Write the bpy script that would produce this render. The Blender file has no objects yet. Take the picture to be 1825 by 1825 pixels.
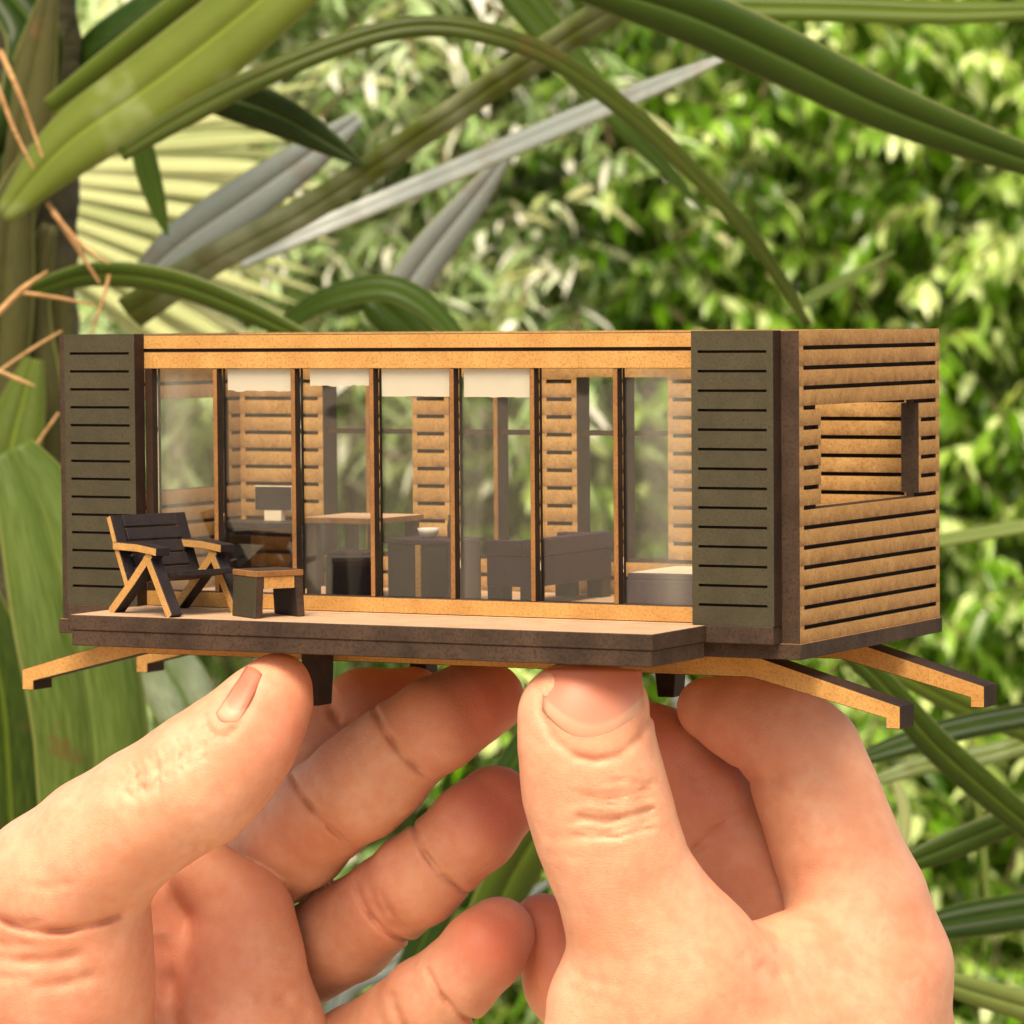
import bpy, bmesh, math, random
import numpy as np
from mathutils import Vector, Matrix
rnd = random.Random(7)
rng = np.random.default_rng(11)
scene = bpy.context.scene
COL = scene.collection
MM = 0.001
# ------------------------------------------------------------------ camera
FPX, CEN = 7000.0, 912.5                       # focal length in photograph pixels
YAW, PITCH, ROLL = 4.86217146e-01, -4.97205134e-02, 7.80742268e-03
HCAM = np.array([377.631735, -551.375857, 50.5217409])   # camera in the model's own millimetres
CW = np.array([0.0, 0.0, 1.35])                # camera in the garden, metres
def rotx(a):
    c, s = math.cos(a), math.sin(a); return np.array([[1,0,0],[0,c,-s],[0,s,c]])
def roty(a):
    c, s = math.cos(a), math.sin(a); return np.array([[c,0,s],[0,1,0],[-s,0,c]])
def rotz(a):
    c, s = math.cos(a), math.sin(a); return np.array([[c,-s,0],[s,c,0],[0,0,1]])
MC = rotx(PITCH) @ roty(ROLL)                  # columns: right, forward, up
cam_d = bpy.data.cameras.new('camera'); cam = bpy.data.objects.new('camera', cam_d); COL.objects.link(cam)
r_, f_, u_ = MC[:,0], MC[:,1], MC[:,2]
cam.matrix_world = Matrix(((r_[0],u_[0],-f_[0],CW[0]),(r_[1],u_[1],-f_[1],CW[1]),(r_[2],u_[2],-f_[2],CW[2]),(0,0,0,1)))
cam_d.sensor_width = 36.0; cam_d.sensor_fit = 'HORIZONTAL'; cam_d.lens = 36.0*FPX/1825.0
cam_d.clip_start = 0.02; cam_d.clip_end = 500
cam_d.dof.use_dof = True; cam_d.dof.focus_distance = 0.622; cam_d.dof.aperture_fstop = 52.0
scene.camera = cam
scene.render.resolution_x = scene.render.resolution_y = 1024
# ------------------------------------------------------------------ light
SUN_EL, SUN_AZ = math.radians(57), math.radians(194)     # azimuth clockwise from +Y
w = bpy.data.worlds.new('World'); scene.world = w; w.use_nodes = True
nt = w.node_tree; bg = nt.nodes['Background']
sky = nt.nodes.new('ShaderNodeTexSky'); sky.sky_type = 'NISHITA'; sky.sun_disc = False
sky.sun_elevation = SUN_EL; sky.sun_rotation = SUN_AZ; sky.dust_density = 4.0; sky.ozone_density = 0.4; sky.air_density = 1.0
nt.links.new(sky.outputs[0], bg.inputs[0]); bg.inputs[1].default_value = 0.12
sl = bpy.data.lights.new('sun', 'SUN'); sl.energy = 4.4; sl.angle = math.radians(32); sl.color = (1.0, 0.89, 0.70)
sun = bpy.data.objects.new('sun', sl); COL.objects.link(sun)
sd = Vector((math.sin(SUN_AZ)*math.cos(SUN_EL), math.cos(SUN_AZ)*math.cos(SUN_EL), math.sin(SUN_EL)))
sun.rotation_euler = sd.to_track_quat('Z', 'Y').to_euler()
vs = scene.view_settings; vs.view_transform = 'Standard'; vs.look = 'None'; vs.exposure = 0.78; vs.gamma = 1.0
vs.use_white_balance = True; vs.white_balance_temperature = 7150; vs.white_balance_tint = 10
vs.use_curve_mapping = False
scene.render.engine = 'CYCLES'
scene.cycles.max_bounces = 5; scene.cycles.diffuse_bounces = 2; scene.cycles.glossy_bounces = 2; scene.cycles.transmission_bounces = 4; scene.cycles.transparent_max_bounces = 12

def at(px, py, d):
    """photograph pixel + distance along the view (mm) -> garden position (m)"""
    return CW + MC @ np.array([(px-CEN)/FPX*d, d, -(py-CEN)/FPX*d])*MM
# ------------------------------------------------------------------ object helpers
def tag(o, label=None, cat=None, group=None, kind=None):
    if label: o['label'] = label
    if cat: o['category'] = cat
    if group: o['group'] = group
    if kind: o['kind'] = kind
    return o
def link(name, me, parent=None, mats=()):
    for m in mats: me.materials.append(m)
    o = bpy.data.objects.new(name, me); COL.objects.link(o)
    if parent is not None: o.parent = parent
    return o
def empty(name, loc=(0,0,0), rz=0.0, parent=None):
    o = bpy.data.objects.new(name, None); COL.objects.link(o); o.location = loc; o.rotation_euler = (0,0,rz)
    o.empty_display_size = 0.02
    if parent is not None: o.parent = parent
    return o
def mesh(name, verts, faces, smooth=False, uvs=None):
    me = bpy.data.meshes.new(name); me.from_pydata([tuple(v) for v in verts], [], faces); me.update()
    if smooth: me.polygons.foreach_set('use_smooth', [True]*len(me.polygons))
    if uvs is not None:
        ul = me.uv_layers.new(name='UVMap')
        li = np.empty(len(me.loops), dtype=np.int32); me.loops.foreach_get('vertex_index', li)
        ul.data.foreach_set('uv', np.asarray(uvs, dtype=np.float32)[li].ravel())
    return me
def prism(name, parent, poly, lo, hi, axis, face, edge, bev=0.0):
    """closed outline (mm, two axes other than `axis`) extruded along `axis`; cut sides take the `edge` material"""
    n = len(poly); V = []
    for e in (lo, hi):
        for (a, b) in poly:
            V.append({'x': (e,a,b), 'y': (a,e,b), 'z': (a,b,e)}[axis])
    bm = bmesh.new(); vs_ = [bm.verts.new(Vector(v)*MM) for v in V]
    f1 = bm.faces.new(vs_[:n]); f2 = bm.faces.new(vs_[n:][::-1])
    for i in range(n):
        j = (i+1) % n; fc = bm.faces.new((vs_[i], vs_[n+i], vs_[n+j], vs_[j])); fc.material_index = 1
    bmesh.ops.recalc_face_normals(bm, faces=bm.faces)
    if bev > 0:
        bmesh.ops.bevel(bm, geom=list(bm.edges), offset=bev*MM, segments=1, affect='EDGES', profile=0.5, material=1)
    me = bpy.data.meshes.new(name); bm.to_mesh(me); bm.free()
    return link(name, me, parent, (face, edge))
def box(name, parent, x0, x1, y0, y1, z0, z1, axis, face, edge, bev=0.0):
    p = {'x': [(y0,z0),(y1,z0),(y1,z1),(y0,z1)], 'y': [(x0,z0),(x1,z0),(x1,z1),(x0,z1)], 'z': [(x0,y0),(x1,y0),(x1,y1),(x0,y1)]}[axis]
    lo, hi = {'x': (x0,x1), 'y': (y0,y1), 'z': (z0,z1)}[axis]
    return prism(name, parent, p, lo, hi, axis, face, edge, bev)
# ------------------------------------------------------------------ materials
def newmat(name):
    m = bpy.data.materials.new(name); m.use_nodes = True
    return m, m.node_tree, m.node_tree.nodes['Principled BSDF']
def N(t, typ, **kw):
    n = t.nodes.new(typ)
    for k, v in kw.items(): setattr(n, k, v)
    return n
def ramp(t, src, stops):
    r = N(t, 'ShaderNodeValToRGB'); e = r.color_ramp.elements
    while len(e) > len(stops): e.remove(e[-1])
    while len(e) < len(stops): e.new(0.5)
    for el, (p, c) in zip(e, stops): el.position = p; el.color = (*c, 1) if len(c) == 3 else c
    t.links.new(src, r.inputs[0]); return r.outputs[0]
def noise(t, coord, scale, detail=3, rough=0.6, stretch=None):
    n = N(t, 'ShaderNodeTexNoise'); n.inputs['Scale'].default_value = scale; n.inputs['Detail'].default_value = detail; n.inputs['Roughness'].default_value = rough
    if stretch:
        mp = N(t, 'ShaderNodeMapping'); mp.inputs['Scale'].default_value = stretch
        t.links.new(coord, mp.inputs[0]); coord = mp.outputs[0]
    t.links.new(coord, n.inputs['Vector']); return n.outputs['Fac']
def mixc(t, fac, a, b, mode='MIX'):
    m = N(t, 'ShaderNodeMix', data_type='RGBA', blend_type=mode)
    for s, v in ((m.inputs['Factor'], fac), (m.inputs['A'], a), (m.inputs['B'], b)):
        if hasattr(v, 'is_linked') or hasattr(v, 'links'): t.links.new(v, s)
        elif isinstance(v, tuple): s.default_value = (*v, 1)
        else: s.default_value = v
    return m.outputs['Result']
def math_(t, op, a, b=None, clamp=False):
    m = N(t, 'ShaderNodeMath', operation=op, use_clamp=clamp)
    for i, v in enumerate((a, b)):
        if v is None: continue
        if isinstance(v, (int, float)): m.inputs[i].default_value = v
        else: t.links.new(v, m.inputs[i])
    return m.outputs[0]
def bump(t, h, strength, dist, pb):
    b = N(t, 'ShaderNodeBump'); b.inputs['Strength'].default_value = strength; b.inputs['Distance'].default_value = dist
    t.links.new(h, b.inputs['Height']); t.links.new(b.outputs[0], pb.inputs['Normal'])
def fibre(name, c_lo, c_hi, speck, rough=0.75, burn=None, scale=1.0):
    """laser-cut fibreboard: fine fibres, specks, optional scorch along the cut slits (z pitch in mm)"""
    m, t, p = newmat(name); co = N(t, 'ShaderNodeTexCoord').outputs['Object']
    big = noise(t, co, 140*scale, 4, 0.65); fine = noise(t, co, 2600*scale, 3, 0.7)
    c = ramp(t, big, [(0.32, c_lo), (0.68, c_hi)])
    sp = ramp(t, fine, [(0.38, (1,1,1)), (0.50, (0,0,0))])
    c = mixc(t, math_(t, 'MULTIPLY', sp, 0.55), c, speck)
    if burn:
        z0, pitch, amt = burn
        s = N(t, 'ShaderNodeSeparateXYZ'); t.links.new(co, s.inputs[0])
        ph = math_(t, 'FRACT', math_(t, 'DIVIDE', math_(t, 'SUBTRACT', math_(t, 'MULTIPLY', s.outputs[2], 1000.0), z0 - 40*pitch), pitch))
        up = math_(t, 'POWER', math_(t, 'SUBTRACT', 1.0, ph), 1.5)         # smoke marks sit just above each slit
        dn = math_(t, 'POWER', ph, 9.0)
        st = math_(t, 'ADD', up, math_(t, 'MULTIPLY', dn, 0.5))
        wob = math_(t, 'ADD', math_(t, 'MULTIPLY', noise(t, co, 420, 3, 0.7), 1.5), -0.15)
        c = mixc(t, math_(t, 'MULTIPLY', math_(t, 'MULTIPLY', st, wob), amt, True), c, (0.15,0.066,0.026))
    t.links.new(c, p.inputs['Base Color']); p.inputs['Roughness'].default_value = rough
    p.inputs['Specular IOR Level'].default_value = 0.3
    bump(t, fine, 0.35, 0.00012, p); return m
PZ, PITCHZ = 45.4, 3.07
M_TAN = fibre('tan_board', (0.47,0.235,0.070), (0.61,0.335,0.112), (0.28,0.12,0.034))
M_TANW = fibre('tan_board_scorched', (0.49,0.262,0.088), (0.63,0.365,0.135), (0.28,0.12,0.036), burn=(PZ+0.25, PITCHZ, 1.15))
M_EDGE = fibre('burnt_edge', (0.018,0.008,0.005), (0.048,0.021,0.011), (0.010,0.005,0.003), 0.7)
M_EDGE2 = fibre('smoked_edge', (0.034,0.018,0.011), (0.080,0.045,0.029), (0.012,0.007,0.004), 0.7, scale=0.8)
M_MULL = fibre('mullion_edge', (0.22,0.095,0.032), (0.36,0.165,0.052), (0.12,0.05,0.018))
M_SLIT = fibre('slit_char', (0.020,0.009,0.006), (0.040,0.018,0.010), (0.012,0.006,0.004), 0.85)
M_OLIVE = fibre('olive_stain', (0.047,0.039,0.021), (0.066,0.055,0.030), (0.034,0.027,0.015), 0.6)
M_DECK = fibre('deck_top', (0.48,0.30,0.19), (0.61,0.40,0.265), (0.33,0.19,0.11))
M_DARK = fibre('dark_stain', (0.014,0.010,0.012), (0.034,0.024,0.026), (0.010,0.007,0.008), 0.45)
M_PURP = fibre('plum_stain', (0.026,0.009,0.026), (0.050,0.020,0.046), (0.014,0.007,0.015), 0.5)
M_CREAM = fibre('cream_card', (0.72,0.60,0.47), (0.82,0.71,0.57), (0.62,0.48,0.36), 0.6)
M_WHITE = fibre('white_card', (0.72,0.68,0.64), (0.80,0.77,0.72), (0.64,0.58,0.52), 0.5)
def glass_mat():
    m, t, p = newmat('acetate'); t.nodes.remove(p); out = t.nodes['Material Output']
    co = N(t, 'ShaderNodeTexCoord').outputs['Object']
    tr = N(t, 'ShaderNodeBsdfTransparent'); tr.inputs[0].default_value = (0.97,0.965,0.94,1)
    gl = N(t, 'ShaderNodeBsdfGlossy'); gl.inputs['Roughness'].default_value = 0.015
    bp = N(t, 'ShaderNodeBump'); bp.inputs['Strength'].default_value = 0.06; bp.inputs['Distance'].default_value = 0.001
    t.links.new(noise(t, co, 60, 2), bp.inputs['Height']); t.links.new(bp.outputs[0], gl.inputs['Normal'])
    fr = N(t, 'ShaderNodeFresnel'); fr.inputs[0].default_value = 1.5
    mx = N(t, 'ShaderNodeMixShader'); t.links.new(math_(t, 'MULTIPLY', fr.outputs[0], 1.3, True), mx.inputs[0])
    t.links.new(tr.outputs[0], mx.inputs[1]); t.links.new(gl.outputs[0], mx.inputs[2])
    df = N(t, 'ShaderNodeBsdfDiffuse'); df.inputs[0].default_value = (0.75,0.70,0.60,1)     # pale streaks painting a veil of reflections into the film
    sm = ramp(t, noise(t, co, 75, 3, 0.55, (1,1,0.10)), [(0.50, (0,0,0)), (0.72, (1,1,1))])
    m2 = N(t, 'ShaderNodeMixShader'); t.links.new(math_(t, 'ADD', math_(t, 'MULTIPLY', sm, 0.14), 0.003), m2.inputs[0])
    t.links.new(mx.outputs[0], m2.inputs[1]); t.links.new(df.outputs[0], m2.inputs[2])
    t.links.new(m2.outputs[0], out.inputs[0]); return m
M_GLASS = glass_mat()
def glare_mat():  # cream film that paints the bright reflection at the pane heads
    m, t, p = newmat('glare_cream'); out = t.nodes['Material Output']
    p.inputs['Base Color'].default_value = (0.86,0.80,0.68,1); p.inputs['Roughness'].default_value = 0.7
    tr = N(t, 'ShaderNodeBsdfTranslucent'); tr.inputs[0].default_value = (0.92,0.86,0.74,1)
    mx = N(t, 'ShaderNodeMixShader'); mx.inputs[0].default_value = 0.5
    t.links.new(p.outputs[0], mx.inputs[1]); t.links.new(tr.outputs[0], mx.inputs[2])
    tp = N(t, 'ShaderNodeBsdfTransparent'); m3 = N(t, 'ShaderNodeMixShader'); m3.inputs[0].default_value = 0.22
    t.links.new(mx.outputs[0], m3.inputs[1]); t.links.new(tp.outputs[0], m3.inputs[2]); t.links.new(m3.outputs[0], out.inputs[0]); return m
M_GLARE = glare_mat()

# ================================================================== THE MODEL HOUSE
Rh = rotz(-YAW)
HLOC = CW - (Rh @ HCAM)*MM
def house_empty(name): return empty(name, tuple(HLOC), -YAW)
house = house_empty('model_house')
tag(house, 'laser-cut wooden scale model of a long cabin with glazed front, held up on fingertips', 'scale model')
W, D, H, T = 136.0, 57.7, 48.0, 3.1
ZF = 2.7                                            # finished floor
box('floor_slab', house, -0.5, 136.4, -0.6, 57.9, -2.4, 0.0, 'z', M_TAN, M_EDGE2, 0.12)
box('floor_board', house, 3.15, 132.85, -3.1, 52.4, 0.02, ZF, 'z', M_DECK, M_EDGE2, 0.10)
deck = empty('deck', parent=house)
box('deck_layer', deck, 16.4, 121.6, -22.2, -3.16, 0.24, ZF, 'z', M_DECK, M_EDGE2, 0.14)
box('deck_layer', deck, 16.7, 121.3, -22.0, -3.16, -2.3, 0.2, 'z', M_TAN, M_EDGE2, 0.14)

def slatted(name, parent, axis, a0, a1, z0, z1, d0, d1, front, face, edge, zs, margin=1.3, slit=0.66, holes=()):
    """Board wall cut by horizontal slits. axis 'x': wall in the y-z plane (a = y, d = x); 'y': wall in the x-z plane (a = x, d = y).
    front = 'lo'/'hi'/'both' side(s) carrying slats; holes = (a0,a1,z0,z1)."""
    wall = empty(name, parent=parent)
    def bx(nm, A0, A1, Z0, Z1, D0, D1, f, e, bev=0.0):
        if A1-A0 < 0.05 or Z1-Z0 < 0.05: return
        if axis == 'x': box(nm, wall, D0, D1, A0, A1, Z0, Z1, 'x', f, e, bev)
        else: box(nm, wall, A0, A1, D0, D1, Z0, Z1, 'y', f, e, bev)
    th = 0.9; JM = 0.95
    c0, c1 = d0 + (th if front in ('lo','both') else 0), d1 - (th if front in ('hi','both') else 0)
    hs = sorted(holes)
    # core, split round the holes
    xs = [a0]
    for h in hs: xs += [h[0], h[1]]
    xs.append(a1)
    for i in range(0, len(xs), 2): bx('core', xs[i], xs[i+1], z0, z1, c0, c1, M_SLIT, edge)
    for h in hs:
        bx('core', h[0], h[1], z0, h[2], c0, c1, M_SLIT, edge); bx('core', h[0], h[1], h[3], z1, c0, c1, M_SLIT, edge)
    for side in (('lo','hi') if front == 'both' else (front,)):
        D0, D1 = (d0, c0) if side == 'lo' else (c1, d1)
        bx('stile', a0, a0+margin, z0, z1, D0, D1, face, edge); bx('stile', a1-margin, a1, z0, z1, D0, D1, face, edge)
        cuts = [z0] + sorted(z for z in zs if z0 + 0.6 < z < z1 - 0.6) + [z1]
        for i in range(len(cuts)-1):
            lo = cuts[i] + (slit/2 if i > 0 else 0); hi = cuts[i+1] - (slit/2 if i < len(cuts)-2 else 0)
            segs = [(a0+margin, a1-margin)]
            for h in hs:
                if hi > h[2] + 0.1 and lo < h[3] - 0.1:
                    new = []
                    for s in segs:
                        if h[1]+JM <= s[0] or h[0]-JM >= s[1]: new.append(s); continue
                        new += [(s[0], h[0]-JM), (h[1]+JM, s[1])]
                    # stay clear of the opening: partial overlap trims the slat's height instead
                    segs = new
            for s in segs: bx('slat', s[0], s[1], lo, hi, D0, D1, face, edge)
        for h in hs:           # board remnants over and under the opening, and its uncut jamb strips
            rows = []
            for i in range(len(cuts)-1):
                lo = cuts[i] + (slit/2 if i > 0 else 0); hi = cuts[i+1] - (slit/2 if i < len(cuts)-2 else 0)
                if hi > h[2] + 0.1 and lo < h[3] - 0.1: rows.append((lo, hi))
            for lo, hi in rows:
                bx('slat', h[0], h[1], lo, min(hi, h[2]), D0, D1, face, edge); bx('slat', h[0], h[1], max(lo, h[3]), hi, D0, D1, face, edge)
            for e0 in (h[0]-JM, h[1]): bx('jamb', e0, e0+JM, rows[0][0], rows[-1][1], D0, D1, face, edge)
    return wall
ZS = [PZ - PITCHZ*k for k in range(15)]
slatted('side_wall', house, 'x', 0.0, 57.7, 0.02, H, W-T, W, 'both', M_TANW, M_EDGE2, ZS, 1.6, holes=((8.3,48.6,20.5,36.52),))
slatted('side_wall', house, 'x', 0.0, 57.7, 0.02, H, 0.0, T, 'both', M_TANW, M_EDGE2, ZS, 1.6, holes=((8.3,48.6,20.5,36.52),))
# rear wall: slatted piers between tall windows
rear = slatted('rear_wall', house, 'y', T+0.02, W-T-0.02, 0.02, H, 52.5, 57.5, 'lo', M_TANW, M_EDGE, ZS, 1.0,
               holes=((20.4,38.7,8.8,40.0),(46.1,64.4,8.8,40.0),(71.2,88.6,8.8,40.0)))
for (a, b) in ((20.4,38.7),(46.1,64.4),(71.2,88.6)):
    wn = empty('window', parent=house)
    mid = (a+b)/2 - 0.6
    box('mullion', wn, mid, mid+0.8, 53.0, 57.0, 8.82, 39.98, 'y', M_MULL, M_EDGE)
    box('transom', wn, a+0.02, mid-0.02, 54.2, 55.2, 29.9, 30.8, 'y', M_EDGE, M_EDGE)
    box('transom', wn, mid+0.82, b-0.02, 54.2, 55.2, 29.9, 30.8, 'y', M_EDGE, M_EDGE)
# front slatted panels, stained olive
ZP = [2.9 + 3.0*k for k in range(1, 15)]
slatted('shutter_panel', house, 'y', 3.0, 17.0, ZF+0.05, H+0.1, -3.0, -0.03, 'lo', M_OLIVE, M_EDGE, ZP, 1.1, 0.42)
slatted('shutter_panel', house, 'y', 119.2, 133.0, ZF+0.05, H+0.1, -3.0, -0.03, 'lo', M_OLIVE, M_EDGE, ZP, 1.1, 0.42)
# glazed front
gf = empty('glazed_front', parent=house)
box('fascia_board', gf, 3.15, 132.85, 0.0, 2.7, 45.55, H-0.1, 'y', M_TAN, M_EDGE2, 0.10)
box('fascia_groove', gf, 3.15, 132.85, 0.45, 2.6, 45.1, 45.54, 'y', M_SLIT, M_SLIT)
box('fascia_board', gf, 3.15, 132.85, 0.05, 2.7, 42.3, 45.09, 'y', M_TAN, M_EDGE2, 0.08)
box('sill_board', gf, 3.15, 132.85, 0.0, 2.7, ZF+0.03, 5.3, 'y', M_TAN, M_EDGE2, 0.10)
mull = [17.05, 30.4, 45.4, 60.2, 75.0, 89.5, 104.2, 119.0]
for i, x in enumerate(mull):
    box('mullion', gf, x, x+(0.85 if 0 < i < 7 else 1.4), 0.02, 2.68, 5.32, 42.28, 'y', M_EDGE if i in (0, 7) else M_MULL, M_EDGE, 0.05)
for i in range(7):
    x0 = mull[i] + (0.9 if i else 1.45); x1 = mull[i+1] - 0.05
    box('glass_pane', gf, x0, x1, 1.5, 1.75, 5.33, 42.27, 'y', M_GLASS, M_GLASS)
# cream strips along the head of the panes, standing in for a bright reflection
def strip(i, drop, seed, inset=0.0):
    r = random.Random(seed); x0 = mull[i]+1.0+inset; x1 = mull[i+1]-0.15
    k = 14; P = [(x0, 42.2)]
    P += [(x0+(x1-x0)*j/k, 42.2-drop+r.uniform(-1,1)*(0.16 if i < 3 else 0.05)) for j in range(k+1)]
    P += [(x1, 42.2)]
    prism('glare_strip', gf, P, 0.9, 1.1, 'y', M_GLARE, M_GLARE)
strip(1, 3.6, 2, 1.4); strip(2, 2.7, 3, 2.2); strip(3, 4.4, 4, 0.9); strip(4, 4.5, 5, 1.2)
# skids
def rail(y0, y1):
    r = empty('skid_rail', parent=house)
    P = [(-13.5,-9.7),(11.8,-2.46),(124.2,-2.46),(149.6,-9.7),(149.6,-13.2),(147.2,-13.2),(147.2,-11.6),(124.6,-6.1),(11.4,-6.1),(-11.1,-11.6),(-11.1,-13.2),(-13.5,-13.2)]
    prism('skid_beam', r, P, y0, y1, 'y', M_TAN, M_EDGE, 0.10)
rail(7.0, 12.6); rail(42.8, 48.4)
def bolster(x0, x1):
    b = empty('cross_bearer', parent=house)
    for (ya, yb) in ((2.6, 6.9), (38.4, 42.7)):
        s = 1 if ya < 20 else 1
        P = [(x0,-2.46),(x1,-2.46),(x1-0.1,-8.0),(x1-0.5,-13.2),(x0+0.8,-13.2),(x0+0.2,-8.0)]
        prism('bearer_foot', b, P, ya, yb, 'y', M_EDGE, M_EDGE, 0.15)
bolster(45.2, 49.1); bolster(92.3, 96.6)

# ------------------------------------------------------------------ furniture inside
def furn(name, label, cat):
    e = house_empty(name); tag(e, label, cat); return e
bed = furn('miniature_bed', 'low plum bed with pale mattress behind the rightmost glass pane', 'bed')
box('bed_base', bed, 90.0, 131.0, 33.0, 51.8, ZF+0.02, 6.7, 'z', M_PURP, M_PURP, 0.1)
box('mattress', bed, 90.2, 130.8, 33.2, 51.6, 6.72, 7.9, 'z', M_CREAM, M_PURP, 0.25)
box('pillow', bed, 124.0, 130.0, 36.0, 49.0, 7.92, 9.3, 'z', M_WHITE, M_WHITE, 0.5)
sofa = furn('miniature_sofa', 'long plum wooden sofa seen end-on behind the fifth and sixth panes', 'sofa')
box('seat', sofa, 70.8, 80.0, 20.0, 48.0, 6.0, 11.0, 'z', M_PURP, M_PURP, 0.15)
box('backrest', sofa, 77.6, 80.2, 19.8, 48.2, 11.02, 13.8, 'x', M_PURP, M_PURP, 0.15)
box('armrest', sofa, 70.6, 77.55, 19.8, 22.2, 11.02, 13.6, 'y', M_PURP, M_PURP, 0.15)
box('armrest', sofa, 70.6, 77.55, 45.8, 48.2, 11.02, 13.6, 'y', M_PURP, M_PURP, 0.15)
box('cushion', sofa, 70.9, 77.5, 22.3, 45.7, 11.02, 11.8, 'z', M_CREAM, M_CREAM, 0.2)
for (x, y) in ((70.9,20.1),(77.0,20.1),(70.9,44.6),(77.0,44.6)): box('leg', sofa, x, x+2.9, y, y+3.2, ZF+0.02, 5.98, 'z', M_DARK, M_DARK)
cab = furn('miniature_cabinet', 'plum kitchen cabinet with two pale door posts behind the fourth pane', 'cabinet')
box('carcass', cab, 50.5, 62.8, 22.6, 33.0, ZF+0.02, 12.6, 'z', M_PURP, M_PURP, 0.12)
box('worktop', cab, 50.0, 63.2, 22.0, 33.4, 12.62, 13.3, 'z', M_PURP, M_PURP, 0.1)
box('door', cab, 51.4, 56.0, 22.0, 22.56, 3.4, 12.0, 'y', M_DARK, M_PURP)
box('door', cab, 57.4, 62.0, 22.0, 22.56, 3.4, 12.0, 'y', M_DARK, M_PURP)
box('door_post', cab, 56.2, 57.2, 21.9, 22.56, 3.2, 12.4, 'y', M_TAN, M_TAN)
def lathe(name, parent, cx, cy, prof, mat, seg=20):
    V, F = [], []
    for (r, z) in prof:
        for k in range(seg):
            a = 2*math.pi*k/seg; V.append(((cx+r*math.cos(a))*MM, (cy+r*math.sin(a))*MM, z*MM))
    for i in range(len(prof)-1):
        for k in range(seg):
            j = (k+1) % seg; F.append((i*seg+k, i*seg+j, (i+1)*seg+j, (i+1)*seg+k))
    return link(name, mesh(name, V, F, True), parent, (mat,))
bw = furn('miniature_bowl', 'tiny white bowl on the plum cabinet behind the fourth pane', 'bowl')
lathe('bowl', bw, 56.0, 27.0, [(0.05,13.34),(1.0,13.34),(1.7,14.2),(1.9,15.0),(1.7,15.0),(1.4,14.2),(0.05,13.7)], M_WHITE)
jug = furn('miniature_jug', 'tiny dark jug beside the white bowl on the cabinet', 'jug')
lathe('jug', jug, 60.3, 28.5, [(0.05,13.34),(1.3,13.34),(1.4,15.4),(1.1,16.6),(1.25,17.2),(1.0,17.2),(0.05,16.8)], M_DARK)
tb = furn('miniature_table', 'pale topped dining table standing behind the third glass pane', 'table')
box('tabletop', tb, 34.0, 49.0, 22.0, 38.0, 15.7, 16.7, 'z', M_DECK, M_MULL, 0.1)
for (x, y) in ((34.6,22.6),(46.6,22.6),(34.6,35.6),(46.6,35.6)): box('leg', tb, x, x+1.8, y, y+1.8, ZF+0.02, 15.68, 'z', M_EDGE2, M_EDGE2)
pf = furn('mirrored_stool_box', 'dark box standing in for the mirrored footstool, beside the third mullion', 'stool')  # solid box in place of the footstool's reflection in the pane
box('body', pf, 42.6, 50.4, 15.0, 20.8, ZF+0.02, 10.9, 'y', M_DARK, M_PURP, 0.35)
box('reflection_top', pf, 42.7, 50.3, 15.1, 20.7, 10.92, 11.5, 'z', M_PURP, M_PURP, 0.2)
ds = furn('miniature_desk', 'dark desk against the rear wall at the left end of the room', 'desk')
box('desktop', ds, 4.0, 21.0, 42.0, 52.0, 13.4, 14.4, 'z', M_DARK, M_DARK, 0.1)
box('side', ds, 4.1, 5.4, 42.2, 51.9, ZF+0.02, 13.38, 'x', M_DARK, M_DARK)
box('side', ds, 19.6, 20.9, 42.2, 51.9, ZF+0.02, 13.38, 'x', M_DARK, M_DARK)
tv = furn('miniature_screen', 'small dark rectangular screen standing on the desk, seen past the second mullion', 'screen')
box('screen', tv, 8.4, 16.2, 48.6, 49.3, 16.2, 20.6, 'y', M_DARK, M_CREAM, 0.08)
box('stand', tv, 10.5, 14.0, 48.4, 49.8, 14.44, 16.18, 'y', M_CREAM, M_CREAM)
# ------------------------------------------------------------------ chairs on the deck
def plate(name, parent, poly, y0, y1, mats): return prism(name, parent, poly, y0, y1, 'y', mats[0], mats[1], 0.08)
def thick_line(pts, wd):
    L, Rr = [], []
    for i, p in enumerate(pts):
        a = Vector(pts[max(i-1,0)]); b = Vector(pts[min(i+1,len(pts)-1)]); t = (b-a).normalized(); n = Vector((-t.y, t.x))
        q = Vector(p); L.append(tuple(q+n*wd/2)); Rr.append(tuple(q-n*wd/2))
    return L + Rr[::-1]
def placed(name, label, cat, hx, hy, ang):
    """thing standing on the deck: origin at a deck position (model mm), turned by ang degrees"""
    e = empty(name, tuple(HLOC + (Rh @ np.array([hx, hy, 0.0]))*MM), -YAW + math.radians(ang)); tag(e, label, cat); return e
ch = placed('miniature_armchair', 'little dark slatted armchair with pale X-shaped side frames on the deck', 'chair', 19.8, -15.6, -21)
def cframe(y0, y1):
    e = empty('side_frame', parent=ch)
    plate('front_leg', e, thick_line([(10.2,12.6),(12.6,9.0),(16.6,ZF+0.05)], 1.6), y0, y1, (M_TAN, M_DARK))
    plate('rear_leg', e, thick_line([(11.6,12.8),(6.4,8.0),(0.2,ZF+0.05)], 1.6), y0+0.02, y1-0.02, (M_TAN, M_DARK))
    plate('back_post', e, thick_line([(5.0,7.2),(2.4,12.6),(0.0,18.4)], 1.2), y0+0.04, y1-0.04, (M_TAN, M_DARK))
    plate('armrest', e, thick_line([(1.6,13.7),(8.4,13.6),(13.6,13.1)], 1.3), y0-0.3, y1+0.3, (M_TAN, M_DARK))
cframe(0.0, 2.2); cframe(13.0, 15.2)
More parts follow.
